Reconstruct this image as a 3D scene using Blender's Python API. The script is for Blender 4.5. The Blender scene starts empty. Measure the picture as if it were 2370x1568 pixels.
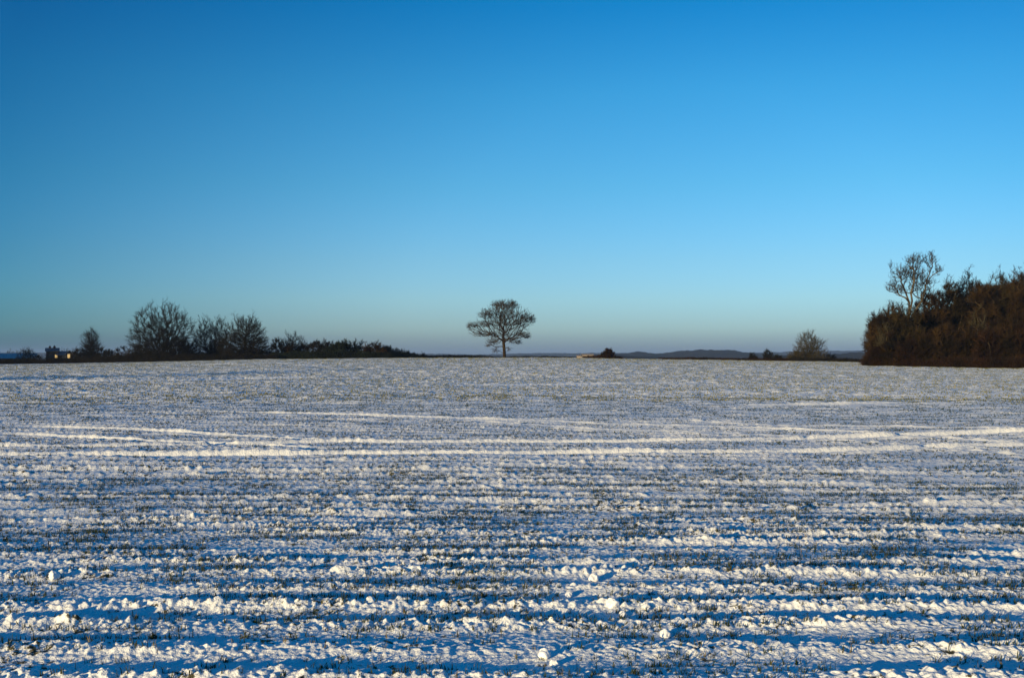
import bpy, math
import numpy as np
from mathutils import Vector
R = math.radians
scene = bpy.context.scene
col = scene.collection

# ------------------------------------------------------------------ camera
EYE = 1.6
FP = 2303.0          # focal length in units of the 2370 wide overview
HZ = 822.0           # true horizon row in that overview
cam_d = bpy.data.cameras.new('camera')
cam_d.sensor_width = 36.0
cam_d.lens = 36.0 * FP / 2370.0
cam_d.clip_start = 0.1
cam_d.clip_end = 30000
cam = bpy.data.objects.new('camera', cam_d); col.objects.link(cam)
cam.location = (0, 0, EYE)
cam.rotation_euler = (R(90) + math.atan((HZ - 783.5) / FP), 0, 0)
scene.camera = cam

# ------------------------------------------------------------------ sun and sky
SUN_EL, SUN_AZ = R(6.2), R(221)          # azimuth clockwise from +Y : behind the camera, to the left
sd = Vector((math.sin(SUN_AZ) * math.cos(SUN_EL), math.cos(SUN_AZ) * math.cos(SUN_EL), math.sin(SUN_EL)))
sun_d = bpy.data.lights.new('sun', 'SUN'); sun_d.energy = 2.55; sun_d.angle = R(0.55); sun_d.color = (1.0, 0.76, 0.38)
sun = bpy.data.objects.new('sun', sun_d); col.objects.link(sun)
sun.rotation_euler = sd.to_track_quat('Z', 'Y').to_euler()
sun.location = (-60, -60, 40)

world = bpy.data.worlds.new('World'); scene.world = world; world.use_nodes = True
nt = world.node_tree; nt.nodes.clear(); N = nt.nodes; L = nt.links
sky = N.new('ShaderNodeTexSky'); sky.sky_type = 'NISHITA'; sky.sun_disc = False
sky.sun_elevation = SUN_EL; sky.sun_rotation = SUN_AZ
sky.altitude = 0; sky.air_density = 1.0; sky.dust_density = 0.4; sky.ozone_density = 2.5
bg = N.new('ShaderNodeBackground'); bg.inputs['Strength'].default_value = 0.13
out = N.new('ShaderNodeOutputWorld')
tc = N.new('ShaderNodeTexCoord'); sep = N.new('ShaderNodeSeparateXYZ')
L.new(tc.outputs['Generated'], sep.inputs[0])
ramp = N.new('ShaderNodeValToRGB')       # sky tint by height; stops above the frame made bluer to colour snow shadows
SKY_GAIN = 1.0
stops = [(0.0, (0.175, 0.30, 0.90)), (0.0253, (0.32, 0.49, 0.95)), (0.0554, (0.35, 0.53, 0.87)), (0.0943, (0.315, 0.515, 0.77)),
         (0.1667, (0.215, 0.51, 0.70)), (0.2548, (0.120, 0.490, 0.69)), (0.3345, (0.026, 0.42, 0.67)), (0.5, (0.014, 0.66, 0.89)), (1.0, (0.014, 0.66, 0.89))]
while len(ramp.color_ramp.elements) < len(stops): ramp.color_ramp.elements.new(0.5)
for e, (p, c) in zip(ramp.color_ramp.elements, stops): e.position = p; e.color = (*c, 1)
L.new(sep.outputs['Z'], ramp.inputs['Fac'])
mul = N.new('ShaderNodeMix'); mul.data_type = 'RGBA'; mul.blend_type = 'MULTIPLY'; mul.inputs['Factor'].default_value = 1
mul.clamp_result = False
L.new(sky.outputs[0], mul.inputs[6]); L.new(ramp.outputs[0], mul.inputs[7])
# the sky is deepest at right angles to the sun, clearest opposite it
dotn = N.new('ShaderNodeVectorMath'); dotn.operation = 'DOT_PRODUCT'; dotn.inputs[1].default_value = (math.sin(R(9)), math.cos(R(9)), 0)
L.new(tc.outputs['Generated'], dotn.inputs[0])
mr = N.new('ShaderNodeMapRange'); mr.clamp = True
mr.inputs['From Min'].default_value = 0.78; mr.inputs['From Max'].default_value = 0.965; mr.inputs['To Min'].default_value = 0.0; mr.inputs['To Max'].default_value = 1.0
L.new(dotn.outputs['Value'], mr.inputs['Value'])
mul2 = N.new('ShaderNodeMix'); mul2.data_type = 'RGBA'; mul2.blend_type = 'MULTIPLY'; mul2.inputs['Factor'].default_value = 1; mul2.clamp_result = False
L.new(mul.outputs[2], mul2.inputs[6]); rz_ = N.new('ShaderNodeValToRGB'); L.new(mr.outputs[0], rz_.inputs[0])
rz_.color_ramp.elements[0].color = (0.26, 0.59, 0.71, 1); rz_.color_ramp.elements[1].color = (1, 1, 1, 1)
L.new(rz_.outputs[0], mul2.inputs[7])
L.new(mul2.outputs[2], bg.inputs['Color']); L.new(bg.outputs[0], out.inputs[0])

vs = scene.view_settings
vs.view_transform = 'Standard'; vs.look = 'None'; vs.exposure = 1.35; vs.gamma = 1
try: vs.use_curve_mapping = False
except Exception: pass
scene.cycles.max_bounces = 5
scene.cycles.diffuse_bounces = 2
scene.cycles.volume_bounces = 0
scene.cycles.transparent_max_bounces = 8

# ------------------------------------------------------------------ helpers
rng = np.random.default_rng(7)

def tag(o, label=None, cat=None, group=None, kind=None):
    if label: o['label'] = label
    if cat: o['category'] = cat
    if group: o['group'] = group
    if kind: o['kind'] = kind
    return o

def mesh_np(name, verts, faces, nper, mats, parent=None, smooth=True, mat_idx=None):
    """verts (n,3); faces flat index array with nper corners each (int) ; one mesh object"""
    me = bpy.data.meshes.new(name)
    verts = np.asarray(verts, dtype=np.float32); faces = np.asarray(faces, dtype=np.int32).ravel()
    nf = len(faces) // nper
    me.vertices.add(len(verts)); me.vertices.foreach_set('co', verts.ravel())
    me.loops.add(len(faces)); me.loops.foreach_set('vertex_index', faces)
    me.polygons.add(nf)
    me.polygons.foreach_set('loop_start', np.arange(0, nf * nper, nper, dtype=np.int32))
    try: me.polygons.foreach_set('loop_total', np.full(nf, nper, dtype=np.int32))
    except Exception: pass
    me.polygons.foreach_set('use_smooth', np.full(nf, smooth, dtype=bool))
    if mat_idx is not None: me.polygons.foreach_set('material_index', np.asarray(mat_idx, dtype=np.int32))
    me.update(calc_edges=True)
    for m in (mats if isinstance(mats, (list, tuple)) else [mats]): me.materials.append(m)
    o = bpy.data.objects.new(name, me); col.objects.link(o)
    if parent: o.parent = parent
    return o

def empty(name, loc, rz=0.0):
    o = bpy.data.objects.new(name, None); col.objects.link(o)
    o.location = loc; o.rotation_euler = (0, 0, rz); o.empty_display_size = 0.5
    return o

# gradient noise -----------------------------------------------------------
_perm = rng.permutation(256).astype(np.int64); _perm = np.concatenate([_perm, _perm])
_ang = rng.random(256) * 2 * np.pi
_gx, _gy = np.cos(_ang).astype(np.float32), np.sin(_ang).astype(np.float32)
def perlin(x, y, seed=0):
    x = x + seed * 17.31; y = y - seed * 9.77
    xi = np.floor(x).astype(np.int64); yi = np.floor(y).astype(np.int64)
    xf = (x - xi).astype(np.float32); yf = (y - yi).astype(np.float32)
    u = xf * xf * xf * (xf * (xf * 6 - 15) + 10); v = yf * yf * yf * (yf * (yf * 6 - 15) + 10)
    X0 = xi & 255; Y0 = yi & 255; X1 = (xi + 1) & 255; Y1 = (yi + 1) & 255
    def g(X, Y, dx, dy):
        h = _perm[_perm[X] + Y]
        return _gx[h] * dx + _gy[h] * dy
    a = g(X0, Y0, xf, yf); b = g(X1, Y0, xf - 1, yf); c = g(X0, Y1, xf, yf - 1); d = g(X1, Y1, xf - 1, yf - 1)
    return ((a + u * (b - a)) * (1 - v) + (c + u * (d - c)) * v) * 1.5

def smooth(a, b, x):
    t = np.clip((x - a) / (b - a), 0, 1); return t * t * (3 - 2 * t)

# ------------------------------------------------------------------ the lie of the land
EDGE = 186.0
def base_height(x, y):
    """swell of the field, its far crest and the valley behind it"""
    r = np.hypot(x, y)
    t = x / np.maximum(y, 1.0)                       # tangent of the azimuth
    t = np.where(y > 1, t, np.sign(x) * 3)
    crest = np.interp(t, [-0.9, -0.52, -0.45, -0.33, -0.245, -0.1, 0.05, 0.165, 0.355, 0.52, 0.9],
                         [-0.2, -0.04, 0.1, 0.52, 0.87, 1.11, 1.12, 0.80, 0.36, 0.0, -0.2])
    z = crest * smooth(35, EDGE, r)
    z = z - 7.5 * smooth(EDGE + 6, 640, r) * 0.9 - 16 * smooth(600, 1800, r)
    return z

def ruts(x, y):
    """wheel tracks pressed into the snow; returns (depth field, mask)"""
    h = np.zeros_like(x); m = np.zeros_like(x)
    cuth = np.zeros_like(x); rimh = np.zeros_like(x)
    def line(pts, depth, w, berm=0.035):
        nonlocal h, m, cuth, rimh
        px = np.array([p[0] for p in pts], float); py = np.array([p[1] for p in pts], float)
        d = EYE * FP / (py - HZ); X = (px - 1185) / FP * d
        yy = np.interp(x, X, d)
        inside = smooth(X[0] - 1.5, X[0] + 1.5, x) * (1 - smooth(X[-1] - 1.5, X[-1] + 1.5, x))
        dist = (y - yy + 0.05 * perlin(x * 0.8, x * 0 + py[0], 5)) / w
        cut = np.exp(-np.abs(dist) ** 3.0)
        rim = np.exp(-((np.abs(dist) - 1.55) / 0.55) ** 2)
        amp = inside * (0.9 + 0.35 * perlin(x * 0.9, y * 0.0 + py[0], 3))
        amp = amp * (1 + 0.13 * np.sin(x * 2 * np.pi / 0.24 + 3 * perlin(x, y * 0, 8)) * (depth > 0.03) * (np.abs(py[0] - 950) < 140)) * 0.85
        cuth = np.minimum(cuth, -amp * depth * cut)
        rimh = np.maximum(rimh, amp * berm * rim * np.where(dist > 0, 1.2, 0.6))
        m = np.maximum(m, inside * np.exp(-np.abs(dist / 1.9) ** 4))
    line([(-900, 1052), (250, 1038), (780, 1024), (1185, 1021), (1700, 1017), (2000, 1008), (2370, 1003), (3200, 990)], 0.105, 0.17, 0.07)
    line([(-900, 1082), (0, 1068), (780, 1058), (1185, 1056), (1700, 1048), (2100, 1035), (2370, 1026), (3200, 1004)], 0.105, 0.17, 0.07)
    line([(60, 986), (320, 992), (500, 999), (640, 1008), (735, 1015)], 0.07, 0.16, 0.04)
    line([(30, 1001), (150, 1007), (400, 1021), (600, 1033), (715, 1042)], 0.07, 0.16, 0.04)
    line([(400, 952), (700, 960), (960, 966), (1300, 972), (1700, 984), (1950, 996), (2200, 1012), (2500, 1030)], 0.04, 0.17, 0.035)
    line([(1000, 966), (1350, 985), (1700, 998), (2000, 1018), (2250, 1040), (2500, 1062)], 0.03, 0.16, 0.03)
    line([(1600, 968), (1850, 982), (2100, 988), (2500, 996)], 0.035, 0.17, 0.03)
    line([(-100, 884), (240, 883), (420, 882), (560, 879), (700, 878)], 0.07, 0.5, 0.10)
    line([(1050, 893), (1300, 890), (1650, 887)], 0.05, 0.4, 0.07)
    line([(1450, 853), (1640, 851)], 0.06, 1.2, 0.10)
    line([(1750, 939), (2060, 936)], 0.04, 0.3, 0.06)
    h = cuth + rimh * (1 - np.clip(-cuth / 0.03, 0, 1))
    return h, m

def detail(x, y, dr):
    """rows, clods and crumbs of snow; dr is the local sampling distance (octaves too fine for it are dropped)"""
    r = np.hypot(x, y)
    def keep(wl): return np.clip(wl / (dr * 1.6) - 0.6, 0, 1)
    wx = perlin(x * 0.11, y * 0.2, 1) * 0.30 + perlin(x * 0.5, y * 0.5, 2) * 0.05
    v = y + 0.02 * x + wx
    h = 0.055 * perlin(x * 0.06, y * 0.17, 4) * 2
    h += 0.035 * perlin(x * 0.25, v * 0.62, 11) * keep(1.6)
    # drill rows with a broken, wandering crest
    mod = np.clip(0.8 + 1.0 * perlin(x * 0.27, y * 1.2, 5) + 0.55 * perlin(x * 0.9, y * 1.8, 55), 0.08, 1.5)
    sw = np.sin(v * 2 * np.pi / 0.47 + 1.2 * perlin(x * 0.4, y * 0.3, 15))
    rows = (sw * 0.5 + 0.5) ** 1.3
    far = np.clip(1.15 - r / 60, 0.15, 1)
    h += 0.030 * mod * (rows - 0.4) * keep(0.5) * far
    # clods : hollows are filled smooth by the snow, only the lumps stand out, most of them along the rows
    bank = 0.17 + 0.95 * rows * np.clip(mod, 0.4, 1.2)
    for wl, a, s in ((0.24, 0.009, 6), (0.125, 0.0135, 7), (0.068, 0.0145, 8)):
        n = perlin(x / wl, y / wl * 1.15, s)
        n2 = perlin(x / wl * 0.37 + 40, y / wl * 0.4, s + 20)
        lump = np.clip(n - 0.06 + 0.35 * n2, 0, None) ** 0.9
        h += a * lump * bank * 1.5 * keep(wl)
    n = perlin(x / 0.036, y / 0.036, 9); h += 0.012 * np.clip(n, -0.2, None) * keep(0.05) * (0.3 + bank)
    h += 0.017 * np.clip(perlin(x / 0.085, y / 0.10, 71), -0.15, None) * smooth(8, 14, r) * (0.45 + 0.7 * bank) * (1 - smooth(60, 110, r))
    h += 0.045 * np.clip(perlin(x / 0.26, y / 0.30, 72), -0.1, None) * smooth(26, 55, r)
    # drifts and ridges that still read from far off
    n = perlin(x / 0.75, y / 0.55, 61); h += 0.06 * np.clip(n, -0.1, None) * keep(0.42) * smooth(14, 45, r)
    n = perlin(x / 1.5, y / 0.95, 62); h += 0.11 * np.clip(n, -0.15, None) * keep(0.8) * smooth(40, 90, r)
    # single clods and wind-packed lumps
    n = perlin(x / 0.30, y / 0.30, 31); h += 0.09 * np.clip(n - 0.66, 0, None) * keep(0.25)
    return h

def ground_z(x, y, dr=0.02):
    x = np.asarray(x, float); y = np.asarray(y, float)
    ru, m = ruts(x, y)
    fade = 1 - smooth(EDGE - 6, EDGE + 30, np.hypot(x, y))
    return base_height(x, y) + fade * (detail(x, y, dr) * (1 - 0.4 * m) + ru)

def gz(x, y):
    return float(base_height(np.array([float(x)]), np.array([float(y)]))[0])

# ------------------------------------------------------------------ materials
def new_mat(name):
    m = bpy.data.materials.new(name); m.use_nodes = True
    n = m.node_tree.nodes; b = n['Principled BSDF']
    return m, n, m.node_tree.links, b

def noise_mat(name, c1, c2, scale=3.0, rough=0.9, bump=0.0, c3=None, spec=0.2, lo=0.35, hi=0.65):
    m, n, l, b = new_mat(name)
    t = n.new('ShaderNodeTexCoord'); nz = n.new('ShaderNodeTexNoise'); nz.inputs['Scale'].default_value = scale
    nz.inputs['Detail'].default_value = 5
    l.new(t.outputs['Object'], nz.inputs['Vector'])
    r = n.new('ShaderNodeValToRGB'); l.new(nz.outputs[0], r.inputs[0])
    r.color_ramp.elements[0].position = lo; r.color_ramp.elements[0].color = (*c1, 1)
    r.color_ramp.elements[1].position = hi; r.color_ramp.elements[1].color = (*c2, 1)
    if c3:
        e = r.color_ramp.elements.new((lo + hi) / 2); e.color = (*c3, 1)
    l.new(r.outputs[0], b.inputs['Base Color'])
    b.inputs['Roughness'].default_value = rough
    b.inputs['Specular IOR Level'].default_value = spec
    if bump:
        bp = n.new('ShaderNodeBump'); bp.inputs['Strength'].default_value = bump; bp.inputs['Distance'].default_value = 0.05
        l.new(nz.outputs[0], bp.inputs['Height']); l.new(bp.outputs[0], b.inputs['Normal'])
    return m

# snow over winter wheat
M_snow, n, l, b = new_mat('snow_over_stubble')
geo = n.new('ShaderNodeNewGeometry')
def nz(scale, detail, rough=0.55):
    q = n.new('ShaderNodeTexNoise'); q.inputs['Scale'].default_value = scale; q.inputs['Detail'].default_value = detail
    q.inputs['Roughness'].default_value = rough; l.new(geo.outputs['Position'], q.inputs['Vector']); return q
big, mid, fine, grain = nz(0.14, 3), nz(3.2, 3), nz(19, 4, 0.65), nz(70, 3)
at = n.new('ShaderNodeAttribute'); at.attribute_name = 'bare'
def math_(op, a, bb, clamp=False):
    q = n.new('ShaderNodeMath'); q.operation = op; q.use_clamp = clamp
    for i, s in enumerate((a, bb)):
        if isinstance(s, (int, float)): q.inputs[i].default_value = s
        else: l.new(s, q.inputs[i])
    return q.outputs[0]
s = math_('ADD', math_('MULTIPLY', fine.outputs[0], 0.95), math_('MULTIPLY', mid.outputs[0], 0.28))
s = math_('ADD', s, math_('MULTIPLY', at.outputs['Fac'], 0.13))
s = math_('ADD', s, math_('MULTIPLY', big.outputs[0], 0.12))
cr = n.new('ShaderNodeValToRGB'); l.new(s, cr.inputs[0])
cr.color_ramp.elements[0].position = 0.79; cr.color_ramp.elements[0].color = (0, 0, 0, 1)
cr.color_ramp.elements[1].position = 0.86; cr.color_ramp.elements[1].color = (1, 1, 1, 1)
soil = n.new('ShaderNodeValToRGB'); l.new(grain.outputs[0], soil.inputs[0])
soil.color_ramp.elements[0].position = 0.38; soil.color_ramp.elements[0].color = (0.035, 0.035, 0.016, 1)
soil.color_ramp.elements[1].position = 0.66; soil.color_ramp.elements[1].color = (0.12, 0.10, 0.055, 1)
snowc = n.new('ShaderNodeValToRGB'); l.new(mid.outputs[0], snowc.inputs[0])
snowc.color_ramp.elements[0].position = 0.3; snowc.color_ramp.elements[0].color = (0.74, 0.76, 0.79, 1)
snowc.color_ramp.elements[1].position = 0.7; snowc.color_ramp.elements[1].color = (0.86, 0.87, 0.88, 1)
mx = n.new('ShaderNodeMix'); mx.data_type = 'RGBA'
l.new(cr.outputs[0], mx.inputs['Factor']); l.new(snowc.outputs[0], mx.inputs[6]); l.new(soil.outputs[0], mx.inputs[7])
l.new(mx.outputs[2], b.inputs['Base Color'])
b.inputs['Roughness'].default_value = 0.75; b.inputs['Specular IOR Level'].default_value = 0.25
bp = n.new('ShaderNodeBump'); bp.inputs['Strength'].default_value = 0.6; bp.inputs['Distance'].default_value = 0.012
l.new(grain.outputs[0], bp.inputs['Height'])
bp2 = n.new('ShaderNodeBump'); bp2.inputs['Strength'].default_value = 0.7; bp2.inputs['Distance'].default_value = 0.03
l.new(fine.outputs[0], bp2.inputs['Height']); l.new(bp.outputs[0], bp2.inputs['Normal']); l.new(bp2.outputs[0], b.inputs['Normal'])

M_blade = noise_mat('wheat_blades', (0.014, 0.028, 0.008), (0.05, 0.055, 0.02), 9, 0.8)
M_farblade = noise_mat('wheat_and_stubble', (0.07, 0.078, 0.02), (0.24, 0.215, 0.08), 0.9, 0.8)
M_straw = noise_mat('dry_straw', (0.09, 0.07, 0.03), (0.20, 0.16, 0.08), 9, 0.85)
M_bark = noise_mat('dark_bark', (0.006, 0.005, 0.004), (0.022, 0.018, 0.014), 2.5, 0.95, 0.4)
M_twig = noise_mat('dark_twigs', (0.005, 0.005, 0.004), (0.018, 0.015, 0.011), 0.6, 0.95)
M_oakbark = noise_mat('oak_bark', (0.010, 0.006, 0.004), (0.036, 0.024, 0.013), 2.5, 0.95, 0.4)
M_oaktwig = noise_mat('oak_twigs', (0.022, 0.016, 0.011), (0.06, 0.044, 0.028), 0.6, 0.95)
M_brownbark = noise_mat('brown_bark', (0.020, 0.013, 0.006), (0.05, 0.035, 0.018), 2.0, 0.95, 0.4)
M_browntwig = noise_mat('brown_twigs', (0.008, 0.005, 0.0016), (0.060, 0.034, 0.010), 0.45, 0.95, c3=(0.025, 0.014, 0.0042))
M_brownolive = noise_mat('olive_brown_twigs', (0.010, 0.007, 0.0025), (0.046, 0.033, 0.011), 0.5, 0.95)
M_redtwig = noise_mat('reddish_twigs', (0.009, 0.004, 0.0015), (0.036, 0.016, 0.006), 0.5, 0.95)
M_olivetwig = noise_mat('olive_twigs', (0.030, 0.026, 0.014), (0.075, 0.062, 0.034), 0.6, 0.95)
M_palebark = noise_mat('pale_bark', (0.03, 0.024, 0.016), (0.115, 0.096, 0.066), 1.6, 0.9, 0.3)
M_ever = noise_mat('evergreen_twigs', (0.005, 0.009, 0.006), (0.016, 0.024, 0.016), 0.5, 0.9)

# ------------------------------------------------------------------ ground, one sheet to the horizon
def build_ground():
    ang = []
    a = -180.0
    while a < 180.0 - 1e-6:
        ang.append(a)
        fa = abs(a)
        a += 0.042 if fa < 30.0 else (0.075 if fa < 52 else (0.5 if fa < 60 else 4.0))
        if a > 180: break
    ang = np.radians(np.array(ang))
    rs = [0.05, 0.3, 0.7, 1.2]
    r = 1.6
    while r < 9000:
        rs.append(r)
        if r < 4.2: dr = 0.03
        elif r < EDGE + 12: dr = max(0.0075, min(r * r / 1600 * 0.34, 0.030 + 0.0017 * r))
        else: dr = max(2.0, (r - EDGE) * 0.06)
        r += dr
    rs = np.array(rs); drs = np.gradient(rs)
    A, RR = np.meshgrid(ang, rs); D = np.broadcast_to(drs[:, None], RR.shape)
    X = np.sin(A) * RR; Y = np.cos(A) * RR
    wide = np.where(np.abs(A) < R(52.2), 0, RR * R(1.0))
    Z = np.empty_like(X)
    step = 120
    for i in range(0, len(rs), step):
        Z[i:i + step] = ground_z(X[i:i + step], Y[i:i + step], np.maximum(D[i:i + step], wide[i:i + step]))
    Z = np.where(RR < 1.0, base_height(X, Y) - 0.0, Z)
    nr, na = X.shape
    print('ground', nr, na, nr * na)
    idx = np.arange(nr * na, dtype=np.int32).reshape(nr, na)
    nx = np.roll(idx, -1, axis=1)
    f = np.stack([idx[:-1], idx[1:], nx[1:], nx[:-1]], axis=-1).reshape(-1, 4)
    # orientation: counter-clockwise seen from above
    o = mesh_np('ground', np.stack([X, Y, Z], -1).reshape(-1, 3), f, 4, M_snow)
    o['kind'] = 'structure'
    # where the snow lies thin: on the crumbs and steep sides of the clods
    bare = np.clip(perlin(X / 0.6, Y / 0.6, 41) + 0.3 * perlin(X * 4, Y * 4, 42), -0.6, 1)
    track = np.zeros_like(X)
    for i in range(0, len(rs), step): track[i:i + step] = ruts(X[i:i + step], Y[i:i + step])[1]
    bare = bare - 1.3 * track
    att = o.data.attributes.new('bare', 'FLOAT', 'POINT'); att.data.foreach_set('value', bare.astype(np.float32).ravel())
    return o
build_ground()

# ------------------------------------------------------------------ winter wheat seedlings poking through
def blades(name, n, rmin, rmax, hmin, hmax, width, mat, seed, rowed=True, nb=4, power=1.0, half=31, clump=0.0):
    g = np.random.default_rng(seed)
    u = g.random(n) ** power
    r = np.sqrt(rmin ** 2 + u * (rmax ** 2 - rmin ** 2)); a = np.radians((g.random(n) * 2 - 1) * half)
    x = np.sin(a) * r; y = np.cos(a) * r
    if rowed: y = np.round(y / 0.14) * 0.14 + g.normal(0, 0.014, n)
    keepm = perlin(x * 0.9, y * 1.3, 51) + 0.6 * perlin(x * 3.1, y * 3.1, 52) + g.normal(0, 0.25, n) > clump
    keepm &= ruts(x, y)[1] < 0.35
    x, y = x[keepm], y[keepm]; n = len(x)
    z = ground_z(x, y, np.where(np.hypot(x, y) < 12, 0.02, 0.1)) - 0.006
    x = np.repeat(x, nb) + g.normal(0, 0.008, n * nb); y = np.repeat(y, nb) + g.normal(0, 0.008, n * nb); z = np.repeat(z, nb); m = n * nb
    h = hmin + (hmax - hmin) * g.random(m) ** 1.6
    az = g.random(m) * 2 * np.pi; lean = g.random(m) * 0.75
    dx = np.cos(az) * h * lean; dy = np.sin(az) * h * lean
    w = width * (0.6 + 0.8 * g.random(m)); wa = g.random(m) * np.pi
    wx = np.cos(wa) * w / 2; wy = np.sin(wa) * w / 2
    P0 = np.stack([x - wx, y - wy, z], -1); P1 = np.stack([x + wx, y + wy, z], -1)
    P2 = np.stack([x + dx * .4 + wx * .8, y + dy * .4 + wy * .8, z + h * .6], -1); P3 = np.stack([x + dx * .4 - wx * .8, y + dy * .4 - wy * .8, z + h * .6], -1)
    P4 = np.stack([x + dx, y + dy, z + h * (1 - 0.25 * lean)], -1)
    V = np.stack([P0, P1, P2, P3, P4], 1).reshape(-1, 3)
    b = np.arange(m)[:, None] * 5
    F = np.concatenate([b + np.array([[0, 1, 2]]), b + np.array([[0, 2, 3]]), b + np.array([[3, 2, 4]])])
    return V, F
parts = []
V, F = [], []; off = 0; mi = []
for args, k in (((48000, 3.6, 14, 0.012, 0.058, 0.0045, 61), 0), ((85000, 14, 40, 0.02, 0.055, 0.008, 62), 0), ((200000, 35, 110, 0.02, 0.085, 0.021, 63), 2),
                ((190000, 110, EDGE + 2, 0.03, 0.11, 0.036, 64), 2), ((3200, 3.6, 26, 0.02, 0.06, 0.005, 65), 1)):
    n_, r0, r1, h0, h1, w_, sd_ = args
    hf_ = 46 if r1 < 50 else (44 if r1 < 150 else 34)
    v, f = blades('g', int(n_ * hf_ / 31), r0, r1, h0, h1, w_, None, sd_, half=hf_, nb=5 if r1 < 20 else (4 if r1 < 50 else 3), clump={0: 0.02, 1: -2, 2: -0.2}[k])
    V.append(v); F.append(f + off); off += len(v); mi.append(np.full(len(f), k))
grass = mesh_np('grass', np.concatenate(V), np.concatenate(F), 3, [M_blade, M_straw, M_farblade], smooth=False, mat_idx=np.concatenate(mi))
tag(grass, 'short dark green wheat shoots poking through the snow all over the field', 'grass', kind='stuff')

# ------------------------------------------------------------------ branching plants
def tubes(P0, P1, r0, r1, sides):
    P0 = np.asarray(P0, float); P1 = np.asarray(P1, float); n = len(P0)
    d = P1 - P0; ln = np.linalg.norm(d, axis=1, keepdims=True) + 1e-9; d = d / ln
    up = np.where(np.abs(d[:, 2:3]) > 0.9, np.array([[1.0, 0, 0]]), np.array([[0, 0, 1.0]]))
    a = np.cross(d, up); a /= np.linalg.norm(a, axis=1, keepdims=True) + 1e-9; b = np.cross(d, a)
    th = np.arange(sides) * 2 * np.pi / sides
    c = np.cos(th)[None, :, None]; s_ = np.sin(th)[None, :, None]
    ring = a[:, None, :] * c + b[:, None, :] * s_
    A = P0[:, None, :] + ring * np.asarray(r0)[:, None, None]; B = P1[:, None, :] + ring * np.asarray(r1)[:, None, None]
    V = np.concatenate([A, B], 1).reshape(-1, 3)
    base = (np.arange(n) * 2 * sides)[:, None]
    i = np.arange(sides); j = (i + 1) % sides
    F = np.stack([base + i, base + j, base + j + sides, base + i + sides], -1).reshape(-1, 4)
    return V, F

def skeleton(stems, pts, k=0.35, up=0.0):
    """grow a branch graph from stem polylines through attractor points"""
    pos = []; par = []; plen = []
    for st in stems:
        prev = -1 if not pos else (0 if np.allclose(st[0], pos[0]) else -1)
        for q in st:
            if prev >= 0 and np.allclose(q, pos[prev]): continue
            pos.append(np.array(q, float)); par.append(prev)
            plen.append(0 if prev < 0 else plen[prev] + np.linalg.norm(pos[-1] - pos[prev])); prev = len(pos) - 1
    n0 = len(pos); n = n0 + len(pts)
    P = np.zeros((n, 3)); P[:n0] = pos; PL = np.zeros(n); PL[:n0] = plen; PA = np.full(n, -1); PA[:n0] = par
    c = np.array(stems[0][-1]) if len(stems) == 1 else np.array(stems[0][0])
    order = np.argsort(np.linalg.norm(pts - c, axis=1)); pts = pts[order]
    ok = np.ones(n, bool); ok[0] = n0 == 1
    for i in range(len(pts)):
        p = pts[i]; m = n0 + i
        d = np.linalg.norm(P[:m] - p, axis=1)
        back = np.maximum(0, P[:m, 2] - p[2])
        cost = d + k * PL[:m] + up * back
        j = int(np.argmin(cost[1:])) + 1 if m > 1 else 0
        P[m] = p; PA[m] = j; PL[m] = PL[j] + d[j]
    flow = np.zeros(n); kids = np.zeros(n)
    for m in range(n - 1, 0, -1):
        if kids[m] == 0: flow[m] += 1
        if PA[m] >= 0: flow[PA[m]] += flow[m]; kids[PA[m]] += 1
    flow[0] = max(flow[0], 1)
    # pull nodes toward the line through parent, so limbs flow instead of zigzagging
    ch = np.zeros((n, 3)); cw = np.zeros(n)
    for m in range(1, n):
        if PA[m] >= 0: ch[PA[m]] += P[m] * flow[m]; cw[PA[m]] += flow[m]
    for _ in range(1):
        for m in range(n0, n):
            if cw[m] > 0: P[m] = 0.55 * P[m] + 0.225 * P[PA[m]] + 0.225 * ch[m] / cw[m]
    return P, PA, flow, kids, n0

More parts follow.
